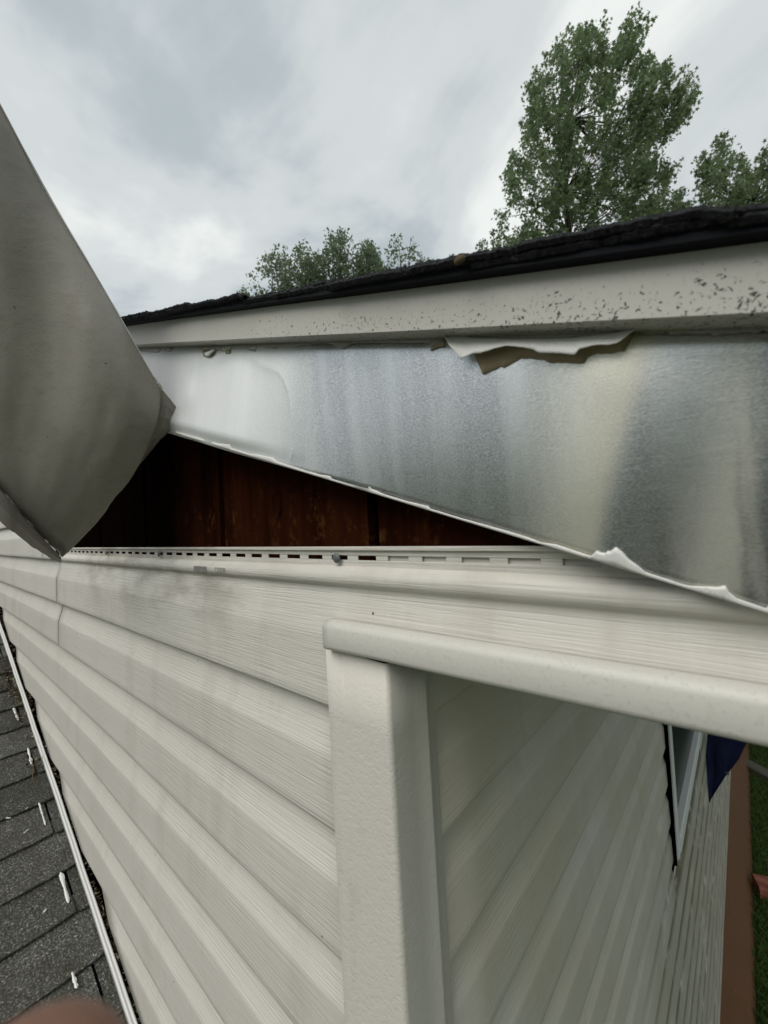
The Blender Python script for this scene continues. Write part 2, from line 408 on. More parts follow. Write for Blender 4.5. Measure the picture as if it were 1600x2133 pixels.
PROF = [(-.003, .0030), (-.0150, .0002), (-.0176, .0008), (-.0184, .0030), (-.0180, .012), (-.0170, .050), (-.0167, .0700),
        (-.0163, .0735), (-.0152, .0765), (-.0106, .091), (-.0068, .106), (-.0045, .120), (-.0026, .140)]
def course(name, axis, xa, xb, zb, mat, parent, prof=PROF, seed=0, step=.06, cutx=None):
    """one lap siding course from xa to xb (callables of z or numbers) along axis 'x' (gable) or 'y' (side)"""
    L = lambda q, z: q(z) if callable(q) else q
    nx = max(2, int(abs(L(xb, zb)-L(xa, zb))/step))
    rows = []
    for dy, dz in prof:
        r = []
        for i in range(nx+1):
            t = i/nx; z = zb+dz
            x = L(xa, z)*(1-t) + L(xb, z)*t
            wv = .0013*fb(x*2.1, seed*3.7, 0) + .0005*fb(x*9, seed*1.3, dz*20)
            zz = z + .0011*fb(x*1.3+9, seed*2.1, 5)
            y = dy + wv
            if cutx is not None and x > cutx and dz < .0765: zz += .0765-dz; y = -.0150+wv
            r.append((x, y, zz) if axis == 'x' else (-y, x, zz))
        rows.append(r)
    b = MB(); b.grid(rows)
    return b.build(name, mat, parent, smooth=True, solid=.0012)

SEAM = -1.275
def xcut(k):
    j = random.uniform(-.035, .03)
    return lambda z: (ROOF_C + .034 + .006*k - z)/ROOF_S*1.0 + j if True else 0
POSTL = -.060
# top course: slanted face, then the rolled lock and the slotted nail hem
prof_top = PROF[:8] + [(-.0146, .080), (-.0112, .096), (-.0084, .112), (-.0070, .1195), (-.0084, .1225), (-.0120, .1245), (-.0142, .1285),
                       (-.0140, .1335), (-.0115, .1380), (-.0085, .1410), (-.0062, .1425)]
course('siding_course', 'x', SEAM+.005, .62, ZB0, m_vin_a, gable, prof_top, 0, .03, POSTL+.03)
course('siding_course', 'x', -5.5, SEAM-.005, ZB0, m_vin_a, gable, PROF, 1)
course('siding_course', 'x', SEAM+.007, POSTL+.02, ZB0-E_, m_vin_a, gable, PROF, 2)
course('siding_course', 'x', lambda z: max(-5.5, (ROOF_C+.03-z)/ROOF_S), SEAM-.004, ZB0-E_, m_vin_a, gable, PROF, 3)
for k in range(2, 10):
    zb = ZB0-E_*k
    if (ROOF_C-zb)/ROOF_S > POSTL: break
    course('siding_course', 'x', xcut(k), POSTL+.02, zb, m_vin_a, gable, PROF, 4+k)
course('siding_course', 'x', -5.5, -1.462, ZB0+E_, m_vin_a, gable, PROF, 21)
course('siding_course', 'x', -1.459, -1.275, ZB0+E_, m_vin_a, gable, PROF, 31)
for k in range(2, 7):
    zb = ZB0+E_*k
    xr = max(-5.4, min(-1.30-.11*k, (.15-(zb+.14))/.31-.05))
    course('siding_course', 'x', -5.5, xr, zb, m_vin_a, gable, PROF, 20+k)
# nail hem with open slots (spacing measured 39 mm)
ZH1 = -.0225; ZH0 = ZB0+.1425
hem = MB()
hx0, hx1 = SEAM+.01, .62
hem.box((hx0, -.0072, -.0310), (hx1, -.0048, ZH1))
hem.box((hx0, -.0066, ZH0-.001), (hx1, -.0052, -.0356))
sl = []
xx = -.0493
while xx > hx0: xx -= .039
while xx < hx1:
    hem.box((xx+.0120, -.0066, -.0362), (xx+.0270, -.0052, -.0305)); xx += .039
# folded-over head of the hem
hem.box((hx0, -.0105, ZH1-.0032), (hx1, -.0072, ZH1+.0006))
hem.box((.012, -.0040, -.040), (hx1, -.0022, -.026))
hem.build('nail_hem', m_vin_a, gable, bevel=.0006)
for x, r, tilt in ((-.0493, .0052, .2), (-.513, .005, -.2), (-.813, .005, .1), (.232, .0052, .3)):
    b = MB()
    c = Vector((x, -.0105, -.0335)); rows = []
    for rr, dy in ((.0001, -.0018), (r*.6, -.0017), (r*.93, -.0009), (r, 0.0), (r*.95, .0006), (.0014, .0008), (.0013, .018)):
        rows.append([c + Vector((rr*math.cos(a*math.tau/14), dy+tilt*.1*rr*math.sin(a*math.tau/14), rr*math.sin(a*math.tau/14))) for a in range(14)])
    b.grid(rows, 0, True); b.build('nail', m_steel, gable, smooth=True)
# faint factory print on the lock: barcode and characters
pr = MB()
x = -.365; random.seed(3)
while x < -.325:
    wd = random.choice((.0006, .0010, .0016)); pr.box((x, -.0160, -.0578), (x+wd, -.0150, -.0500)); x += wd+random.choice((.0007, .0012))
pr.build('barcode_print', m_print, gable)
fc = bpy.data.curves.new('lot_print', 'FONT'); fc.body = 'CK878'; fc.size = .0105; fc.extrude = .00005
fo = bpy.data.objects.new('lot_print', fc); COL.objects.link(fo)
fo.rotation_euler = (math.radians(90), 0, 0); fo.location = (-.300, -.0160, -.0570)
bpy.context.view_layer.update()
me = bpy.data.meshes.new_from_object(fo.evaluated_get(bpy.context.evaluated_depsgraph_get()))
me.transform(fo.matrix_world); bpy.data.objects.remove(fo)
me.materials.clear(); me.materials.append(m_print)
fo = bpy.data.objects.new('lot_print', me); COL.objects.link(fo); par(fo, gable)
random.seed(11)

# ---- old stained plank wall, visible in the opening (grooves 305 mm apart)
old = MB()
old.add([(-1.9, .022, -.105), (.6, .022, -.105), (.6, .022, rake(.6, .15)), (-1.9, .022, rake(-1.9, .15)), (-1.9, .0285, -.105), (.6, .0285, -.105), (.6, .0285, rake(.6, .15)), (-1.9, .0285, rake(-1.9, .15))],
        [(0,1,2,3), (7,6,5,4), (0,4,5,1), (1,5,6,2), (2,6,7,3), (3,7,4,0)])
oldw = old.build('old_wood_wall', m_gap, house)
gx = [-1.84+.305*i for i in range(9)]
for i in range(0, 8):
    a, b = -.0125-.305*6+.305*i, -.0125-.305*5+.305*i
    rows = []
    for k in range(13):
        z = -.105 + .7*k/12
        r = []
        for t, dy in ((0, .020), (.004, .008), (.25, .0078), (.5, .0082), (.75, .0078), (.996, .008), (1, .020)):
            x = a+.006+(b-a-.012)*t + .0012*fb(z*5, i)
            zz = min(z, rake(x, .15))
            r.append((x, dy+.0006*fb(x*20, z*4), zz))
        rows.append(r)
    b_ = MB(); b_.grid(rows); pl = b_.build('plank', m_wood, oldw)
# a knot
b = MB(); c = px_y(575, 1050, .0065); rows = []
for rr, dy in ((.0004, .004), (.004, .0035), (.0075, .0004), (.0105, -.0012), (.0125, .0012)):
    rows.append([(c.x+rr*.8*math.cos(a*math.tau/16)*(1+.1*math.sin(3*a)), c.y+dy, c.z+rr*1.6*math.sin(a*math.tau/16)) for a in range(16)])
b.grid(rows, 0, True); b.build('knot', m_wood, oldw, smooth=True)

# ---- side wall
swm = MB()
swm.box((-.09, .03, GZ), (-.03, 7.2, .0))
side = swm.build('side_wall', m_gap, house)
WY0, WY1, WZ0, WZ1 = 1.435, 2.42, -1.16, -.30
FLG = .064
for k in range(0, 21):
    zb = -.195-.1259*k
    prof = [(a, b*.1259/E_) for a, b in PROF]
    hit = zb+.14 > WZ0-.03 and zb < WZ1+.03
    if hit:
        course('siding_course', 'y', FLG-.02, WY0-.045+.004*math.sin(k*5), zb, m_vin_b, side, prof, 40+k, .08)
        course('siding_course', 'y', WY1+.05, 7.2, zb, m_vin_b, side, prof, 70+k, .12)
    else:
        course('siding_course', 'y', FLG-.02, 7.2, zb, m_vin_b, side, prof, 40+k, .1)
# a loose scrap of siding standing off the wall beside the tarp is left by the lap itself

# ---- window in the side wall
win = MB(); win.box((-.06, WY0, WZ0), (-.03, WY1, WZ1)); wino = win.build('window', m_gap, house)
def bar(a, b, name='window_frame'):
    q = MB(); q.box(a, b); return q.build(name, m_winframe, wino, bevel=.004)
bar((-.03, WY0-.035, WZ0-.045), (.034, WY0+.012, WZ1+.04))
bar((-.03, WY1-.012, WZ0-.045), (.034, WY1+.035, WZ1+.04))
bar((-.03, WY0+.0125, WZ1-.004), (.030, WY1-.0125, WZ1+.04))
q = MB(); q.box((-.03, WY0+.0125, WZ0-.046), (.036, WY1-.0125, WZ0+.006))
q.build('window_sill', m_winframe, wino, bevel=.004)
q = MB(); q.box((.008, WY0+.0121, WZ0+.0061), (.012, WY1-.0121, WZ1-.0045)); q.build('pane', m_glass, wino)
q = MB(); q.box((-.03, WY0-.043, WZ0-.06), (.028, WY0-.0355, WZ1+.04)); q.build('gap_shadow', m_gap, wino)  # black strip painted in for the shade of the gap beside the jamb
bar((.0125, WY0+.0125, (WZ0+WZ1)/2-.02), (.020, WY1-.0125, (WZ0+WZ1)/2+.02))

# ---- corner post (outer corner pocketed profile)
PF = .022
prof = []
W1, W2 = .0849, .0752
def post_pts():
    P = []
    # from gable side inward edge, round the corner, to the side-wall flange
    P += [(PF-W1+.001, -.006), (PF-W1, -.012), (PF-W1+.0005, -.0195), (PF-W1+.003, -PF+.0003), (PF-W1+.020, -PF-.0004), (PF-W1+.024, -PF+.0012), (PF-W1+.030, -PF), (PF-.03, -PF-.0003)]
    for a in range(6):
        t = math.radians(-90+a*18); P.append((PF-.005+.005*math.cos(t), -PF+.005+.005*math.sin(t)))
    P += [(PF, -PF+.030), (PF-.0003, -PF+.048), (PF+.0018, -PF+.052), (PF+.0018, -PF+.055), (PF-.0012, -PF+.058), (PF-.002, -PF+.070), (PF-.004, -PF+W2-.001), (PF-.010, -PF+W2), (.004, -PF+W2)]
    return P
rows = []
nz = 40
for i in range(nz+1):
    z = -.1235 + (GZ+.22+.1235)*i/nz
    rows.append([(x+.0006*fb(z*3, x*10), y+.0006*fb(z*3+5, y*10), z - (.004*max(0, (x+.02)/.09) if i == 0 else 0)) for x, y in post_pts()])
b = MB(); b.grid(rows); b.build('corner_post', m_post, house, smooth=True, solid=.0015).modifiers['solid'].offset = -1

# ---- eave box: bottom trim, soffit, end
rows = []
tp = [(-.008, -.1215), (-.028, -.1210), (-.0305, -.1195), (-.0315, -.1165), (-.0312, -.1000), (-.0300, -.0962), (-.0270, -.0942), (-.020, -.0938), (-.015, -.0945)]
for y, z in tp:
    r = []
    for i in range(61):
        x = -.0515+.68*i/60
        zz = z + (.0045*(x+.05)/.33 if z < -.11 else .003*(x+.05)/.33) + .0006*fb(x*6, z*40)
        r.append((x, y+.0006*fb(x*5, 3), zz))
    rows.append(r)
b = MB(); b.grid(rows); b.build('eave_trim', m_trim, house, smooth=True, solid=.0014)
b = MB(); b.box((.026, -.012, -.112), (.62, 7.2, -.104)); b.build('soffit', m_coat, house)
b = MB(); b.box((.612, -.006, -.103), (.632, 7.2, .03)); b.build('eave_fascia', m_trim, house)

# ---- rake: frieze panel (bare aluminium, coating torn off)
PY = -.034
t0, t1 = px_y(290, 730, PY), px_y(1600, 690, PY); b0, b1 = px_y(365, 900, PY), px_y(1600, 1275, PY)
def line(p, q):
    s_ = (q.z-p.z)/(q.x-p.x); return lambda x: p.z + s_*(x-p.x)
ptop, pbot = line(t0, t1), line(b0, b1)
def sm(x, a, b):
    t = min(1, max(0, (x-a)/(b-a))); return t*t*(3-2*t)
def panel_y(x, v):
    left = 1-sm(x, -.20+.045*(1-v), -.045+.045*(1-v))
    y = PY
    y -= .020*left*(v**1.1) - .008*left*sm(v, .86, 1) + .02*max(0, -.10-x)*v*left
    y += .0125*(1-left)*(.35*v+.65*v*v)*sm(x, -.1, .05)
    ye = .228-.028*v                                    # soft crease
    y -= .0022*sm(v, .1, .8)*(1-sm(abs(x-ye), .0, .045))
    y += (.0006*math.sin(x*46+v*1.6)+.0007*math.sin(x*21+1.3-v*1.1)+.0004*math.sin(x*83-v*.8))*sm(v, .02, .3) + .009*(1-sm(v, 0.0, .115))
    y -= .0022*math.exp(-((x+.285)/.014)**2-((v-.58)/.16)**2)*left       # dent by a nail hole
    return y
XL, XR = -.66, .60
rows = []
for j in range(33):
    v = j/32; r = []
    for i in range(201):
        x = XL+(XR-XL)*i/200
        z = (ptop(x)+.012)*(1-v) + pbot(x)*v
        r.append((x, panel_y(x, v), z))
    rows.append(r)
# returned lip at the bottom
r = []; r2 = []
for i in range(201):
    x = XL+(XR-XL)*i/200; yy = panel_y(x, 1)
    r.append((x, yy+.0015, pbot(x)-.0012)); r2.append((x, yy+.006, pbot(x)+.0004))
rows += [r, r2]
b = MB(); b.grid(rows); panel = b.build('frieze_panel', m_alu, house, smooth=True, solid=.0005)
# wooden board the panel was nailed to
b = MB()
XB = [(-4.0), .6]
vv = []
for x in XB:
    for y in (-.020, .021):
        vv += [(x, y, ptop(x)+.02), (x, y, ptop(x)-.045)]
b.add(vv, [(0,1,3,2), (4,6,7,5), (0,4,5,1), (2,3,7,6), (0,2,6,4), (1,5,7,3)])
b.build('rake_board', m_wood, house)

def film(name, top, bot, mat, off0, off1, bulge=0.0, n=60, rows_n=6, parent=None, top_extra=0.0, jag=.0009, jagf=170):
    """thin coating film between two polylines given as pixels on the panel plane"""
    def samp(pl, t):
        L = [0]
        for a, c in zip(pl, pl[1:]): L.append(L[-1]+math.dist(a, c))
        d = t*L[-1]
        for k in range(len(pl)-1):
            if d <= L[k+1] or k == len(pl)-2:
                q = (d-L[k])/max(1e-9, L[k+1]-L[k]); return (pl[k][0]+(pl[k+1][0]-pl[k][0])*q, pl[k][1]+(pl[k+1][1]-pl[k][1])*q)
    R = [[] for _ in range(rows_n)]
    for i in range(n+1):
        t = i/n; a = samp(top, t); c = samp(bot, t)
        for j in range(rows_n):
            u = j/(rows_n-1)
            x, y = a[0]+(c[0]-a[0])*u, a[1]+(c[1]-a[1])*u
            P = px_y(x, y, PY)
            pv = min(1, max(0, (ptop(P.x)+.012-P.z)/(ptop(P.x)+.012-pbot(P.x))))
            P = px_y(x, y, panel_y(P.x, pv) - (off0*(1-u)+off1*u + bulge*math.sin(u*math.pi)*math.sin(t*math.pi)))
            if j == rows_n-1: P.z += jag*fb(P.x*jagf, 4)*2
            R[j].append(P)
    b = MB(); b.grid(R)
    return b.build(name, mat, parent or panel, smooth=True, solid=.00035)
# remaining coat under the fascia, with a ragged torn lower edge
edge = [(240,735),(285,731),(330,735),(334,729),(356,733),(360,724),(400,726),(421,727),(423,741),(434,738),(445,728),(476,734),(480,727),(510,726),(531,733),(534,722),(575,727),(580,722),(612,723),(640,718),
        (680,714),(715,727),(735,715),(800,714),(893,714),(895,725),(922,712),(940,704),(1000,705),(1150,706),(1330,690),(1345,695),(1380,695),(1395,691),(1396,697),(1440,695),(1500,697),(1560,692),(1640,690),(1760,684)]
topc = [(x, 716-(x-275)*.0513-9) for x, y in edge]
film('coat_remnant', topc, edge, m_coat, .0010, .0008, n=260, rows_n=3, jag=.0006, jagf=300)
# exposed primer below the peeled flap
prim_top = [(986,728),(1002,720),(1035,710),(1054,706),(1111,710),(1132,715),(1180,716),(1200,712),(1212,706),(1246,702),(1284,696),(1329,684)]
prim_bot = [(986,734),(996,757),(1006,781),(1045,764),(1048,768),(1085,747),(1110,747),(1134,750),(1146,756),(1217,757),(1224,743),(1240,738),(1300,732),(1327,686)]
film('primer_patch', prim_top, prim_bot, m_primer, .0008, .0006, n=80, rows_n=3, jag=.0004)
film('primer_patch', [(897,728),(916,712),(926,704)], [(897,731),(916,723),(926,722)], m_primer, .0011, .0011, n=10, rows_n=2, jag=0)
film('primer_patch', [(422,728),(437,727),(446,729)], [(424,742),(434,745),(446,733)], m_primer, .0012, .0012, n=10, rows_n=2, jag=0)
film('primer_patch', [(470,729),(480,727)], [(470,737),(480,736)], m_primer, .0012, .0012, n=6, rows_n=2, jag=0)
# the big curled flap of white coating
flap_top = [(921,691),(944,695),(996,702),(1074,705),(1149,704),(1230,699),(1288,691),(1325,685)]
flap_bot = [(921,691),(935,718),(959,749),(985,736),(1002,735),(1035,725),(1054,720),(1074,722),(1111,727),(1119,734),(1178,737),(1197,739),(1207,726),(1246,718),(1284,716),(1325,685)]
film('coating_flap', flap_top, flap_bot, m_flap, .0045, .0090, .0015, n=90, rows_n=8, jag=.0003)
film('coating_flap', [(918,690),(930,690),(944,697)], [(919,692),(930,701),(942,706)], m_coat, .0065, .0055, 0, n=10, rows_n=3, jag=0)
film('coating_flap', [(426,735),(434,732),(446,726)], [(428,742),(435,743),(447,731)], m_flap, .004, .003, .002, n=10, rows_n=4, jag=0)
# flakes of white coating along the torn bottom edge
e0 = lambda x, d: (x, 900+(x-365)*.30364-d)
seq = [(366, 2), (420, 3), (455, 3), (478, 8), (482, 2), (520, 2), (535, 5), (568, 8), (578, 3), (618, 3), (640, 2), (668, 3), (690, 7), (694, 2), (740, 4), (750, 12), (767, 19), (775, 6), (800, 3), (850, 3), (892, 6), (897, 2),
       (960, 2), (1000, 3), (1060, 4), (1100, 4), (1130, 2), (1160, 7), (1228, 5), (1238, 5), (1243, 20), (1250, 18), (1262, 20), (1266, 27), (1271, 26), (1283, 40), (1297, 33), (1310, 22), (1330, 14), (1345, 6), (1420, 4), (1436, 5), (1470, 14), (1495, 20), (1511, 28), (1519, 17), (1535, 9), (1596, 6), (1600, 12), (1612, 12), (1640, 5), (1760, 4)]
film('torn_coating', [e0(x, d) for x, d in seq], [e0(x, -2.5) for x, d in seq], m_flap, .0007, .0005, .0004, n=420, rows_n=4, jag=.0)
# nail hole in the panel
c = px_y(481, 869, panel_y(-.27, .58)); rows = []
for rr, dy in ((.0002, -.0004), (.0012, -.0006), (.0016, -.0012), (.0026, -.0009), (.0036, -.0001)):
    rows.append([(c.x+rr*math.cos(a*math.tau/12), c.y+dy, c.z+rr*math.sin(a*math.tau/12)) for a in range(12)])
b = MB(); b.grid(rows, 0, True); b.build('nail_head', m_steel, panel, smooth=True)

# ---- rake fascia (white trim board above the panel)
FY = -.052
f0, f1 = px_y(275, 718, FY), px_y(1600, 650, FY); g0, g1 = px_y(262, 673, FY), px_y(1600, 497, FY)
fbot, ftop = line(f0, f1), line(g0, g1)
sl_f = (f1.z-f0.z)/(f1.x-f0.x); 
rows = []
for k, (y, fr) in enumerate(((-.022, .02), (-.0505, .0), (-.0520, .012), (-.0520, .5), (-.0520, 1.0), (-.036, 1.0))):
    r = []
    for i in range(161):
        x = -3.9+4.55*(i/160)**.55
        xx = max(x, -1.2); ext = (x-xx)*sl_f
        zb, zt = fbot(xx)+ext, ftop(xx)+ext
        r.append((x, y+.0005*math.sin(x*9)+.0003*math.sin(x*23), zb+(zt-zb)*fr))
    rows.append(r)
b = MB(); b.grid(rows); b.build('rake_fascia', m_fascia, house, smooth=False, solid=.0012)

# ---- roof: deck, starter, shingles with granular rake edge
RY = -.066
h0, h1 = px_y(255, 661, RY), px_y(1600, 412, RY)
rtop = line(h0, h1)
sl_r = (h1.z-h0.z)/(h1.x-h0.x)
def rt(x): return rtop(x)
RUX = Vector((-1, 0, -sl_r)).normalized(); RUN = Vector((-RUX.z, 0, RUX.x)); RUN = RUN if RUN.z > 0 else -RUN
roof = MB()
x0, x1 = -3.9, .66
vv = []
for x in (x0, x1):
    zb = ftop(max(x, -1.2)) + (x-max(x, -1.2))*sl_r
    for y in (RY+.004, 7.3):
        vv += [(x, y, zb+.0006), (x, y, max(zb+.0062, rt(x)-.0055))]
roof.add(vv, [(0,1,3,2), (4,6,7,5), (0,4,5,1), (2,3,7,6), (0,2,6,4), (1,5,7,3)])
roofo = roof.build('roof', m_starter, house)
b = MB(); b.add([(-3.9, -.05, rt(-3.9)), (-3.9, 7.3, rt(-3.9)), (-8.2, 7.3, rt(-3.9)-1.35), (-8.2, -.05, rt(-3.9)-1.35)], [(0,1,2,3)]); b.build('roof_slope', m_shing, roofo, solid=.03)
b = MB(); b.box((.60, -.03, -.09), (.612, 7.2, .02)); b.build('sub_fascia', m_coat, house)
S0 = Vector((.66, 0, rt(.66)))
NS = 34
for k in range(NS):
    s0 = k*.133 + random.uniform(-.012, .012); ln = .27+random.uniform(-.01, .02)
    jut = random.uniform(-.004, .004); th = .0052
    n = 150; R = [[], [], [], [], []]
    for i in range(n+1):
        t = i/n; s_ = s0+ln*t
        lift = .0055*(1-t) - .0085 + .0014*fb(s_*7, k) + .0005*fb(s_*55, k*3) + .0005*fb(s_*320, k*3, 1, 4)
        if t < .05: lift -= .004*(1-t/.05)
        base = S0 + RUX*s_
        rg = .0020*fb(s_*40, k*2.0) + .0014*fb(s_*300, k*5.0, 0, 4)
        y0 = RY + jut + rg
        for q, (dy, dn) in enumerate(((.03, 0), (.0012, .0002), (-.0008, th*.45), (.0012+.001*fb(s_*150, 7), th), (.5, th))):
            P = base + RUN*(lift+dn*(1+.25*fb(s_*130, q*3)))
            R[q].append((P.x, y0+dy if q < 4 else .5, P.z))
    b = MB(); b.grid(R); b.build('shingle', m_shing, roofo)
# loose granules stuck on the edge + one shed seed pod
b = MB(); random.seed(5)
for i in range(5000):
    x = random.uniform(-.62, .32); P = Vector((x, RY+random.uniform(-.002, .012), rt(x)+random.uniform(-.007, .0006)))
    r = random.choice((.0005, .0006, .0008, .0011))
    q = [P+Vector((random.uniform(-1, 1), random.uniform(-1, 1), random.uniform(-1, 1))).normalized()*r for _ in range(4)]
    b.add(q, [(0,1,2), (0,2,3), (0,3,1), (1,3,2)])
tag(b.build('granules', m_shing, roofo), kind='stuff')
P = px_y(958, 541, RY-.004)
b = MB(); rows = []
for a in range(7):
    t = math.pi*a/6; rows.append([P+Vector((.0042*math.cos(t), .0022*math.sin(t)*math.cos(c*math.tau/9), .0026*math.sin(t)*math.sin(c*math.tau/9))) for c in range(9)])
b.grid(rows, 0, True); o = b.build('seed_husk', m_litter, smooth=True); tag(o, 'tiny tan seed husk caught on the black shingle edge', 'husk')

# ---- brown skirt below the side wall
rows = []
for x, z in ((.004, -2.70), (.012, -2.716), (.018, -2.73), (.145, -3.00), (.150, -3.012), (.150, -3.12)):
    rows.append([(x+.002*fb(y*2, 8), y, z+.002*fb(y*1.5, 2)) for y in [.03+.12*i for i in range(61)]])
b = MB(); b.grid(rows); b.build('skirt', m_brown, house, smooth=False, solid=.004)

# ================================================================== torn, bent trim sheet
sheet = thing('torn_trim_sheet', 'bent beige metal trim sheet torn loose and curling off the gable', 'trim sheet', tuple(px_d(125, 1160, .62)))
Redge = [(-330,-420,.44),(-150,-50,.45),(-60,110,.46),(0,216,.47),(95,395,.50),(190,556,.52),(250,660,.535),(300,750,.55),(333,806,.562)]
Ledge = [(-430,520,.60),(-260,730,.60),(-130,880,.61),(0,1018,.64),(40,1066,.66),(75,1104,.68),(100,1132,.70),(115,1148,.712),(127,1161,.72)]
Mid   = [(-380,60,.49),(-205,345,.49),(-95,500,.495),(0,620,.51),(85,730,.53),(165,835,.53),(215,890,.54),(255,935,.56),(285,975,.59)]
def catm(P, t):
    n = len(P)-1; k = min(n-1, int(t*n)); u = t*n-k
    a, b_, c, d = (Vector(P[max(0, k-1)]), Vector(P[k]), Vector(P[k+1]), Vector(P[min(n, k+2)]))
    return .5*((2*b_)+(c-a)*u+(2*a-5*b_+4*c-d)*u*u+(3*b_-a-3*c+d)*u**3)
rows = []
for i in range(61):
    t = i/60; A, B_, C_ = catm(Ledge, t), catm(Mid, t), catm(Redge, t); r = []
    for j in range(25):
        u = j/24
        q = A*(1-u)*(1-2*u) + B_*4*u*(1-u) + C_*u*(2*u-1)
        if i == 60:   # torn end: belly outline
            pass
        P = px_d(q.x, q.y, q.z)
        P += FW*(.0030*fb(t*5, u*3, 1) + .0009*fb(t*16, u*9, 4) + .0035*abs(math.sin((u*.9+t*1.6)*3.1))*sm(t, .3, .6) - .006*math.exp(-((u-.42+.10*t)/.06)**2)*sm(t, .45, 1.0))
        r.append(P)
    rows.append(r)
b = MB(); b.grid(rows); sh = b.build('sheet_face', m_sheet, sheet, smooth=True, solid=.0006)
# bright raw cut edge along the outer side
b = MB(); b.tube([px_d(*catm(Redge, i/50)) for i in range(51)], [.0006]*51, 6); b.build('cut_edge', m_white, sheet, smooth=True)
# folded flange along the lower edge
rows = [[], [], [], []]
Lip = [(-430,600,.59),(-260,800,.59),(-130,945,.585),(0,1085,.625),(34,1112,.645),(66,1138,.668),(94,1155,.69),(110,1166,.705),(128,1172,.715)]
for i in range(61):
    t = i/60; A, B_ = catm(Ledge, t), catm(Lip, t)
    for j, (u, dd) in enumerate(((0, 0), (.06, -.004), (.5, -.008), (1, -.006))):
        q = A*(1-u)+B_*u; rows[j].append(px_d(q.x, q.y+1.5*fb(t*20, u*2), q.z+dd))
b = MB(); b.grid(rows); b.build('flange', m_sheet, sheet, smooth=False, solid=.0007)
# folded corner at the torn end
pts = [[(333,805,.562),(345,820,.564),(356,833,.567),(366,846,.570)], [(327,832,.565),(346,845,.567),(362,855,.571),(375,862,.574)],
       [(320,860,.568),(343,870,.571),(362,876,.576),(374,882,.578)], [(311,890,.573),(335,892,.577),(352,894,.582),(366,893,.585)],
       [(303,915,.580),(322,912,.585),(338,910,.590),(350,902,.592)], [(294,945,.592),(305,938,.597),(318,930,.602),(332,918,.604)], [(286,972,.605),(291,967,.608),(297,960,.612),(306,950,.614)]]
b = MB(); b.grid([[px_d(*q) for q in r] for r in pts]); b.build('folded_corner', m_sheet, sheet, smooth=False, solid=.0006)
b = MB(); a = [px_d(330,804,.604), px_d(336,801,.600), px_d(340,806,.602), px_d(338,811,.606)]
b.tube([px_d(329,798,.556), px_d(334,800,.553), px_d(338,806,.554), px_d(336,812,.557)], [.0014]*4, 8); b.build('curled_tip', m_flap, sheet, smooth=True)

# ================================================================== lower roof
lroof = thing('porch_roof', 'weathered dark shingle porch roof sloping along the gable wall', 'roof', (-1.5, -.6, ROOF_C+.51))
RU = Vector((1, 0, -ROOF_S)).normalized(); RN = Vector((ROOF_S, 0, 1)).normalized()
def rp(x, y, h=0.0): return Vector((x, y, ROOF_C-ROOF_S*x)) + RN*h
b = MB()
b.add([rp(-4.2, -.012, -.012), rp(-.12, -.012, -.012), rp(-.12, -1.6, -.012), rp(-4.2, -1.6, -.012), rp(-4.2, -.012, -.06), rp(-.12, -.012, -.06), rp(-.12, -1.6, -.06), rp(-4.2, -1.6, -.06)],
      [(0,1,2,3), (7,6,5,4), (0,4,5,1), (1,5,6,2), (2,6,7,3), (3,7,4,0)])
b.build('roof_deck', m_starter, lroof)
random.seed(21)
SX = .1185
edges0 = px_roof(135, 1729).x
ke = [edges0 + SX*k for k in range(-23, 11)]
for k, xe in enumerate(ke):
    off = (0.0 if (k % 2) == 1 else .152)
    for j in range(-1, 6):
        ya = -.049-off+.305-.305*(j+1)*1.0; yb = ya-.305
        ya2, yb2 = min(ya, -.014)-.0025, yb+.0025
        if ya2-yb2 < .02 or yb2 < -1.62: continue
        xs = xe-SX*1.45
        th = .0048; R = [[] for _ in range(5)]
        n = 8
        for i in range(n+1):
            y = ya2+(yb2-ya2)*i/n
            cor = .0
            x2 = xe+.0022*fb(y*18, k)+.0012*fb(y*70, k*3) - (.004 if i in (0, n) else 0)
            up = .0012*fb(y*5, k*2, 3)+.0006
            R[0].append(rp(xs, y, -.004)); R[1].append(rp(xe-SX*.5, y, .0010+up*.5)); R[2].append(rp(x2-.002, y, .0062+up)); R[3].append(rp(x2, y, .0050+up)); R[4].append(rp(x2-.001, y, -.0015))
        b = MB(); b.grid(R); b.build('shingle', random.choice(m_sh), lroof)
# metal flashing strip with two beads
rows = []
fl0, fl1 = px_roof(-2, 1300, .018), px_roof(278, 2133, .018)
fy = lambda x: fl0.y + (fl1.y-fl0.y)*(x-fl0.x)/(fl1.x-fl0.x)
for dy, h in ((.0075, .004), (.0072, .0185), (.0050, .0205), (.0030, .0180), (.0008, .0180), (-.0012, .0200), (-.0038, .0185), (-.0045, .006)):
    r = []
    for i in range(90):
        x = -4.1+3.95*i/89
        P = rp(x, fy(x)+dy+.0025*fb(x*1.7, 1)+.0008*fb(x*7, 3), h+.0012*fb(x*3, 6)); r.append(P)
    rows.append(r)
b = MB(); b.grid(rows); b.build('wall_flashing', m_white, lroof, smooth=True, solid=.0008)
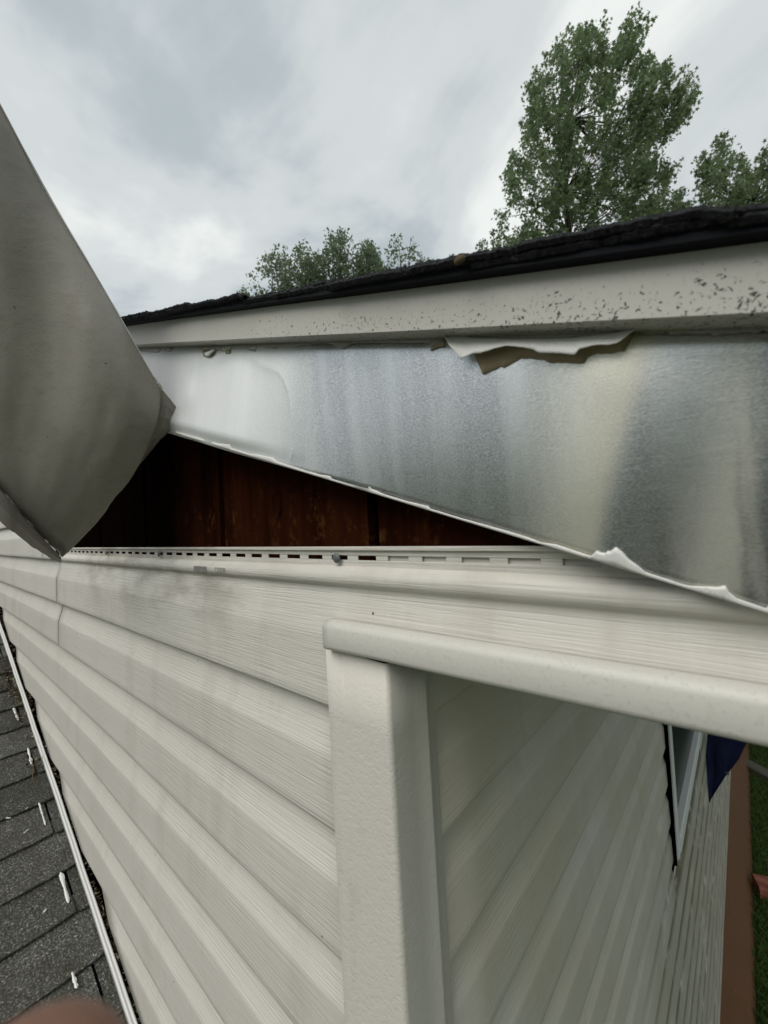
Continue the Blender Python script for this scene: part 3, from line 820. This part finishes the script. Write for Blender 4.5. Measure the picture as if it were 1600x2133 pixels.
# leaf litter behind the flashing and on the far shingles
b = MB(); random.seed(9)
def bit(P, L, wd):
    a = random.random()*math.tau; d = Vector((math.cos(a), math.sin(a), random.uniform(-.4, .5))).normalized(); q = d.cross(Vector((random.random()-.5, random.random()-.5, 1))).normalized()
    c = Vector((0, 0, wd*.5))
    b.add([P-d*L, P+q*wd+c, P+d*L, P-q*wd+c], [(0,1,2), (0,2,3)])
for i in range(1500):
    x = random.uniform(-2.9, -.3)
    if fb(x*5, 2) < -.12 and random.random() < .8: continue
    y = random.uniform(fy(x)+.008, -.004)
    bit(rp(x, y, random.uniform(.001, .016)), random.uniform(.003, .009), random.uniform(.0012, .0035))
for i in range(420):
    x = random.gauss(-1.93, .16); y = fy(x)-abs(random.gauss(0, .022))-.006
    bit(rp(x, y, .009+random.uniform(0, .006)), random.uniform(.004, .011), random.uniform(.001, .003))
for i in range(60):
    x = random.uniform(-1.9, -.75); y = random.uniform(-.25, -.04); bit(rp(x, y, .0085), random.uniform(.002, .007), random.uniform(.0006, .0012))
o = b.build('leaf_litter', m_litter, recalc=False); tag(o, 'dry leaf litter lodged along the white roof flashing', 'leaf litter', kind='stuff')
# white paint chips lying along the shingle joints
def chip(pts, wd, label):
    rows = [[], [], []]; n = 14
    for i in range(n+1):
        t = i/n; P0 = px_roof(*pts[0]); P1 = px_roof(*pts[1]); P = P0.lerp(P1, t)
        d = (P1-P0).normalized(); q = d.cross(RN)
        ww = wd*(1.0+1.1*fb(t*3.2, pts[0][0]))*(1 if 0 < i < n else .3)
        h = .0080+.0006*fb(t*5, 3)
        rows[0].append(P+q*(ww+.001*fb(t*9, 1))+RN*(h-.001)); rows[1].append(P+RN*(h+.0006)); rows[2].append(P-q*(ww+.001*fb(t*9, 2))+RN*(h-.001))
    b = MB(); b.grid(rows); o = b.build('paint_chip', m_chip, solid=.0004); return tag(o, label, 'paint chip', 'white paint chips on the porch roof')
chip([(126,1822),(143,1886)], .0032, 'widest solid white paint chip along a dark shingle joint')
chip([(81,1676),(95,1724)], .0017, 'broken thin white paint strip along a shingle joint beside the flashing')
chip([(28,1416),(33,1436)], .0026, 'short white paint chip among leaf litter up the roof')
chip([(28,1478),(38,1504)], .0030, 'crumbled white paint chip up the roof by the flashing')
chip([(58,1562),(66,1596)], .0028, 'white paint chip beside the dry twig sprig')
chip([(150,2030),(160,2064)], .0026, 'white paint chip on the shingle next to the fingertip')
chip([(49,1740),(60,1731)], .0014, 'stray slanted white flake on the middle of a shingle')
chip([(13,1708),(22,1708)], .0016, 'tiny curved white flake under a shingle edge')
chip([(52,1690),(58,1686)], .0013, 'smallest white fleck near the broken paint strip')
chip([(88,1908),(97,1898)], .0018, 'faint pale flake on the shingle below the widest chip')
chip([(50,1490),(60,1483)], .0018, 'white flake touching the flashing strip')
# dry twig sprig
b = MB(); P = px_roof(70, 1590, .012); random.seed(2)
b.tube([px_roof(68, 1628, .010), px_roof(68, 1605, .014), px_roof(72, 1588, .016)], [.0012, .0014, .0010], 6)
for i in range(9):
    d = Vector((random.uniform(-1, .4), random.uniform(-.8, .8), random.uniform(0, .6))).normalized()*random.uniform(.012, .03)
    s_ = px_roof(70, 1595, .014); b.tube([s_, s_+d*.6+Vector((0, 0, .003)), s_+d], [.0010, .0008, .0005], 5)
    q = d.orthogonal().normalized()*.005; b.add([s_+d, s_+d*1.25+q, s_+d*1.5, s_+d*1.25-q], [(0,1,2), (0,2,3)])
o = b.build('dry_twig', m_litter); tag(o, 'dry forked twig lying on the dark shingles', 'twig')

# ================================================================== blue tarp behind the window
TY = 2.72
tp_ = [(1474,1500), (1474,1526), (1469,1655), (1479,1671), (1500,1642), (1515,1622), (1540,1588), (1561,1549), (1575,1500), (1590,1440)]
tl = [px_y(1474, 1440, TY), px_y(1474, 1526, TY), px_y(1469, 1600, TY), px_y(1470, 1650, TY), px_y(1479, 1671, TY)]
tr = [px_y(1590, 1440, TY), px_y(1565, 1540, TY), px_y(1540, 1588, TY), px_y(1512, 1625, TY), px_y(1480, 1671.5, TY)]
rows = []
for i in range(25):
    t = i/24; k = min(3, int(t*4)); u = t*4-k
    A = tl[k].lerp(tl[k+1], u); B_ = tr[k].lerp(tr[k+1], u); A.x = max(A.x, .02)
    r = []
    for j in range(13):
        P = A.lerp(B_, j/12); P.y += .03*fb(j/12*3, t*2, 4)+.05*(j/12); r.append(P)
    rows.append(r)
tarp = thing('tarp', 'dark blue tarp hung against the side wall behind the window', 'tarp', (.03, TY, -2.2))
b = MB(); b.grid(rows); b.build('tarp_sheet', m_tarp, tarp, smooth=True, solid=.003)
c = px_y(1515, 1611, TY-.03); b = MB(); rows = []
for rr, dy in ((.004, -.002), (.007, -.004), (.0095, -.001)):
    rows.append([(c.x+rr*math.cos(a*math.tau/12), c.y+dy, c.z+rr*math.sin(a*math.tau/12)) for a in range(12)])
b.grid(rows, 0, True); b.build('grommet', m_steel, tarp, smooth=True)

# ================================================================== yard
pa = px_z(1564, 1828, GZ+.1)
tb = thing('landscape_timber', 'weathered reddish landscape timber lying on the lawn', 'timber', (pa.x, pa.y, GZ))
d0, d1 = px_z(1566, 1818, GZ+.12), px_z(1600, 1826, GZ+.12); dr = (d1-d0); dr.z = 0; dr.normalize(); nr = Vector((-dr.y, dr.x, 0))
if nr.y > 0: nr = -nr
rows = []
for a, z in ((0, GZ-.05), (0, GZ+.115), (.01, GZ+.125), (.14, GZ+.125), (.15, GZ+.115), (.15, GZ-.05)):
    rows.append([d0+dr*(2.4*i/20)+nr*a+Vector((0, 0, z-d0.z+.003*fb(i*.6, a*20))) for i in range(21)])
b = MB(); b.grid(rows); b.add([r[0] for r in rows], [tuple(range(6))]); b.build('timber_beam', m_timber, tb)
ka = px_z(1552, 1592, GZ+.1); kb = px_z(1600, 1618, GZ+.1)
dk = (kb-ka); dk.z = 0; dk.normalize(); b = MB(); rows = []
for q, z in ((0, GZ-.05), (0, GZ+.09), (.015, GZ+.10), (.13, GZ+.10), (.14, GZ+.08), (.14, GZ-.05)):
    nk = Vector((dk.y, -dk.x, 0)); rows.append([(ka-dk*.2+dk*(5*i/12)-nk*q).to_2d().to_3d()+Vector((0, 0, z)) for i in range(13)])
b.grid(rows); o = b.build('kerb', m_conc); tag(o, 'low grey concrete kerb edging the lawn in front of the shrub', 'kerb')

# grass blades (uncountable)
random.seed(31); b = MB()
for i in range(34000):
    y = 2.3+random.random()**1.3*5.0; x = random.uniform(.14, 1.35)
    if fb(x*2.2, y*2.2, 3) < -.22 and random.random() < .75: continue
    h = random.uniform(.03, .10); a = random.random()*math.tau; wd = random.uniform(.002, .005)
    ln = random.uniform(.2, .9)*h; c = Vector((math.cos(a), math.sin(a), 0)); q = Vector((-c.y, c.x, 0))
    P = Vector((x, y, GZ)); b.add([P-q*wd, P+q*wd, P+c*ln*.5+q*wd*.7+Vector((0, 0, h*.7)), P+c*ln+Vector((0, 0, h))], [(0,1,2,3)])
for i in range(2600):     # broad clover-like leaves
    y = 2.3+random.random()*5; x = random.uniform(.16, 1.2)
    if fb(x*3, y*3, 9) < .08: continue
    P = Vector((x, y, GZ+random.uniform(.03, .08))); r = random.uniform(.008, .02); a = random.random()*math.tau
    c = Vector((math.cos(a), math.sin(a), random.uniform(-.2, .4)))*r; q = Vector((-math.sin(a), math.cos(a), random.uniform(-.3, .3)))*r*.7
    b.add([P-c, P+q, P+c, P-q], [(0,1,2,3)])
o = b.build('grass', m_grass, recalc=False); tag(o, 'patchy green lawn grass below the side wall', 'grass', kind='stuff')

# ================================================================== trees
def inpoly(x, y, P):
    c = False; n = len(P)
    for i in range(n):
        (x1, y1), (x2, y2) = P[i], P[i-1]
        if (y1 > y) != (y2 > y) and x < (x2-x1)*(y-y1)/(y2-y1)+x1: c = not c
    return c
STAR = [(0, 0)]
for i in range(10):
    a = math.pi*.5+i*math.tau/10; r = 1.0 if i % 2 == 0 else .42
    STAR.append((r*math.cos(a), r*math.sin(a)))
def leaf(b, P, size, star=True):
    d = Vector((random.gauss(0, .6), random.gauss(0, .6), random.gauss(-.45, .5))).normalized()
    q = d.cross(Vector((random.gauss(0, 1), random.gauss(0, 1), random.gauss(0, 1)))).normalized()
    if star:
        # five-pointed leaf as five kites
        vs = [P]; 
        for i in range(1, 11):
            vs.append(P + d*(STAR[i][1]*size) + q*(STAR[i][0]*size))
        b.add(vs, [(0, 10, 1, 2), (0, 2, 3, 4), (0, 4, 5, 6), (0, 6, 7, 8), (0, 8, 9, 10)])
    else:
        b.add([P-d*size, P+q*size*.55, P+d*size, P-q*size*.55], [(0, 1, 2, 3)])
def tree(name, label, poly, depth, thick, ntw, nlf, lsize, mat, trunk, holes=(), star=True, seed=1, group=None, rise=.55, trad=.16):
    random.seed(seed)
    xs = [p[0] for p in poly]; ys = [p[1] for p in poly]
    base = px_d(trunk[0][0], trunk[0][1], depth); root = Vector((base.x, base.y, GZ))
    T = thing(name, label, 'tree', tuple(root), group)
    tr_ = MB()
    spine = [root] + [px_d(x, y, depth) for x, y in trunk]
    n = len(spine); tr_.tube(spine, [trad*(1-.85*i/(n-1)) for i in range(n)], 8)
    b = MB(); cx = sum(xs)/len(xs); scale = depth/F_PX
    tw = []
    while len(tw) < ntw:
        x, y = random.uniform(min(xs), max(xs)), random.uniform(min(ys), max(ys))
        if not inpoly(x, y, poly): continue
        if any(math.hypot((x-hx)/hr, (y-hy)/hr2) < 1 for hx, hy, hr, hr2 in holes) and random.random() < .85: continue
        # half-thickness of the crown here
        dz = random.choice((-1, 1))*thick*math.sqrt(random.random())
        if fb(x*.018, y*.018, dz*.5+seed) < -.24: continue
        tw.append((x, y, dz))
    for x, y, dz in tw:
        P = px_d(x, y, depth+dz)
        # twig axis leans up and outwards
        k = min(n-1, max(1, int((y < trunk[-1][1]) and n-1 or 1)))
        c = spine[-1] if y < trunk[-1][1] else min(spine[1:], key=lambda s_: abs(s_.z-P.z+.8))
        ax = ((P-c).normalized()*.55 + Vector((0, 0, rise))).normalized()
        L = random.uniform(.45, 1.0)*lsize*10.5
        for i in range(nlf):
            t = random.random()
            r = (1-.6*t)*lsize*3.4
            Q = P + ax*(L*(t-.5)) + Vector((random.gauss(0, 1), random.gauss(0, 1), random.gauss(0, 1)))*r*.55
            leaf(b, Q, lsize*random.uniform(.55, 1.1), star)
        if random.random() < .3:
            m_ = P.lerp(c, .45)+Vector((0, 0, -.25*(P-c).length*.4))
            tr_.tube([c.lerp(P, .02), m_, P-ax*L*.3], [trad*.11, trad*.06, trad*.025], 5)
    tr_.build('trunk', m_bark, T, smooth=True)
    b.build('crown', mat, T, recalc=False)
    return T
main = [(1020,620),(1032,500),(1042,450),(1055,400),(1062,330),(1082,290),(1090,235),(1102,200),(1108,140),(1124,128),(1132,150),(1140,90),(1165,95),(1176,55),(1196,58),(1206,40),(1222,46),(1226,80),(1250,60),(1262,85),(1285,75),(1306,60),(1314,40),(1328,52),(1340,44),(1345,70),(1340,110),(1360,130),(1392,134),(1396,165),(1436,160),(1446,185),(1440,225),(1420,255),(1395,280),(1372,290),(1352,318),(1376,330),(1368,350),(1400,362),(1405,375),(1395,400),(1425,430),(1420,560),(1380,640)]
tree('sweetgum_tree', 'tallest broad leafy green tree rising behind the roof', main, 13.0, 2.1, 900, 56, .068, m_leaf1,
     [(1192, 700), (1186, 500), (1178, 400), (1188, 250), (1210, 120)], holes=((1225,345,28,22),(1300,190,22,40),(1265,440,26,16),(1130,470,16,20)), seed=3)
tree('sweetgum_tree', 'dark leafy tree crown cut by the rising roof edge beside the tallest tree', [(1440,640),(1445,430),(1462,400),(1466,330),(1490,300),(1512,290),(1525,318),(1560,325),(1580,345),(1600,322),(1640,300),(1720,330),(1780,420),(1790,640)], 11.5, 1.6, 460, 46, .064, m_leaf1,
     [(1600, 800), (1590, 560), (1570, 420)], seed=8)
tree('young_tree', 'small yellow-green treetop between the two dark leafy trees', [(1335,620),(1345,450),(1375,420),(1398,395),(1408,400),(1415,370),(1424,400),(1440,385),(1446,440),(1440,620)], 15.5, .8, 150, 36, .062, m_leaf3,
     [(1395, 760), (1398, 520), (1405, 430)], seed=12)
far = 'treetops beyond the roof ridge'
for i, (lab, P, tk, sd) in enumerate((
    ('lowest far treetop sinking behind the shingle edge', [(500,700),(512,592),(530,566),(545,552),(562,542),(575,528),(590,532),(604,552),(608,600),(600,700)], [(565, 780), (565, 640), (568, 580)], 20),
    ('narrow conical far treetop in the distant clump', [(600,700),(606,560),(614,540),(622,512),(632,520),(640,508),(648,535),(662,560),(664,700)], [(636, 780), (636, 620), (635, 540)], 21),
    ('tallest far treetop of the distant clump', [(660,680),(662,540),(680,525),(692,495),(704,488),(722,487),(730,510),(740,512),(744,545),(742,680)], [(708, 780), (708, 600), (708, 520)], 22),
    ('far treetop ending the distant clump next to the sparse sapling', [(742,660),(746,540),(756,518),(764,510),(776,520),(786,525),(790,545),(802,560),(808,600),(800,660)], [(770, 780), (770, 600), (770, 540)], 23))):
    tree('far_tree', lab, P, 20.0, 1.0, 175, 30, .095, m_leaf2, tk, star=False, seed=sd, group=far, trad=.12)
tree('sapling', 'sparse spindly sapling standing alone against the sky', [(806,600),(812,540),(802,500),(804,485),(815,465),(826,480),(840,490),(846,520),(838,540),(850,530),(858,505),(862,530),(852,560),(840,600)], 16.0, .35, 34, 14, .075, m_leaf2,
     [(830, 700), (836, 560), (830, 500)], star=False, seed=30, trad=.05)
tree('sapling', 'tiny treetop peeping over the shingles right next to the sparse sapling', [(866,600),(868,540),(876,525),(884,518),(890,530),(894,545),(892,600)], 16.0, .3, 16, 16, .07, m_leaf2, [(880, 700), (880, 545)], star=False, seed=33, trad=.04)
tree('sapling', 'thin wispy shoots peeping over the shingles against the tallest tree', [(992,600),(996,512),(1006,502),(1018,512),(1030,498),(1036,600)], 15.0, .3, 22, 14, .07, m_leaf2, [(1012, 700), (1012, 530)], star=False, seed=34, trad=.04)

# shrub mass across the lawn
def shrub(name, label, c, r, n, seed, mat=m_leaf1):
    random.seed(seed); T = thing(name, label, 'shrub', (c[0], c[1], GZ)); b = MB(); st = MB()
    for i in range(n):
        d = Vector((random.gauss(0, 1), random.gauss(0, 1), random.gauss(0, 1))).normalized()*(random.random()**.4)
        P = Vector((c[0]+d.x*r[0], c[1]+d.y*r[1], GZ+r[2]*.9+d.z*r[2]))
        if P.z < GZ or fb(P.x*3, P.y*3, P.z*3) < -.2: continue
        leaf(b, P, random.uniform(.03, .06), False)
    for i in range(14):
        a = random.random()*math.tau; st.tube([(c[0], c[1], GZ), (c[0]+.3*math.cos(a)*r[0], c[1]+.3*math.sin(a)*r[1], GZ+r[2]), (c[0]+.7*math.cos(a)*r[0], c[1]+.7*math.sin(a)*r[1], GZ+r[2]*1.5)], [.02, .014, .005], 5)
    b.build('foliage', mat, T, recalc=False); st.build('stem', m_bark, T)
shrub('shrub', 'dark dense shrub across the lawn behind the kerb', (.75, 7.9, 0), (1.1, .8, .7), 9000, 41)
shrub('shrub', 'broad dark shrub further back beyond the blue tarp', (1.9, 10.5, 0), (1.6, 1.0, 1.0), 9000, 42)

# unseen trees added to darken the metal's reflection and shade the side yard
for i, (x, y, r, h) in enumerate(((11.0, 8.0, 2.5, 7.0), (3.4, -8.5, 2.4, 7.5), (-.2, -9.5, 2.4, 7.0))):
    random.seed(60+i)
    T = thing('added_shade_tree', 'unseen leafy tree added to darken reflections and shade the yard', 'tree', (x, y, GZ), 'added trees out of view')
    b = MB(); st = MB()
    st.tube([(x, y, GZ), (x+.05, y, GZ+1.6), (x-.1, y+.1, GZ+h*.6), (x, y, GZ+h*.9)], [.17, .13, .08, .03], 8)
    for k in range(16):
        a = random.random()*math.tau; z = GZ+h*random.uniform(.25, .7)
        st.tube([(x, y, z), (x+r*.4*math.cos(a), y+r*.4*math.sin(a), z+.5), (x+r*.8*math.cos(a), y+r*.8*math.sin(a), z+1.1)], [.06, .035, .012], 5)
    for k in range(7000):
        d = Vector((random.gauss(0, 1), random.gauss(0, 1), random.gauss(0, 1))).normalized()*(random.random()**.45)
        P = Vector((x+d.x*r, y+d.y*r, GZ+h*.55+d.z*h*.45))
        if fb(P.x*.9, P.y*.9, P.z*.9) < -.22: continue
        leaf(b, P, random.uniform(.09, .16), False)
    st.build('trunk', m_bark, T, smooth=True); b.build('crown', m_leaf1, T, recalc=False)

# ================================================================== hand of the photographer, fingertip before the lens
tipc = px_d(92, 2168, .0385)
fd = (UP*1.0 + FW*.10 + RT*.05).normalized()          # finger points upwards
bkd = -fd
vs_ = []; es_ = []; rd_ = []
def chain(start, pts, rads):
    prev = start
    for p_, r_ in zip(pts, rads):
        vs_.append(p_); rd_.append(r_); i = len(vs_)-1
        if prev is not None: es_.append((prev, i))
        prev = i
    return prev
k0 = tipc + bkd*.022 - FW*.004; k1 = tipc + bkd*.046 - FW*.016; k2 = tipc + bkd*.078 - FW*.040
palm = k2 + bkd*.045 - FW*.025 + RT*.012; wrist = palm + bkd*.060 - FW*.02; fore = wrist + bkd*.13 - FW*.02
pi_ = chain(None, [palm], [.030]); wi = chain(pi_, [wrist, fore], [.026, .031])
ii = chain(pi_, [k2, k1, k0, tipc + fd*.002], [.0115, .0098, .0094, .0092])
for q, (ox, cur) in enumerate(((.022, 1.0), (.042, 1.15), (.060, 1.3))):
    a = k2 + RT*ox - UP*.004*q - FW*.004
    chain(pi_, [a, a - FW*.030 + UP*.022, a - FW*.050 + UP*.004*cur, a - FW*.046 - UP*.018], [.0112-.0006*q, .0092-.0006*q, .0084-.0006*q, .0072-.0005*q])
th0 = palm - RT*.030 + UP*.008 - FW*.006
chain(pi_, [th0, th0 - RT*.014 + UP*.030 - FW*.012, th0 - RT*.006 + UP*.055 - FW*.022, th0 + RT*.004 + UP*.074 - FW*.030], [.016, .0118, .0105, .0085])
hand = thing('hand', 'out-of-focus fingertip of the photographer in front of the shingles', 'hand', tuple(fore))
me = bpy.data.meshes.new('hand_skin'); me.from_pydata([tuple(q) for q in vs_], es_, []); ho = bpy.data.objects.new('hand_skin', me); COL.objects.link(ho)
me.materials.append(m_skin)
md = ho.modifiers.new('skin', 'SKIN'); md.use_smooth_shade = True
for i, r_ in enumerate(rd_): me.skin_vertices[0].data[i].radius = (r_, r_)
me.skin_vertices[0].data[0].use_root = True
md = ho.modifiers.new('sub', 'SUBSURF'); md.levels = 2; md.render_levels = 2
par(ho, hand)
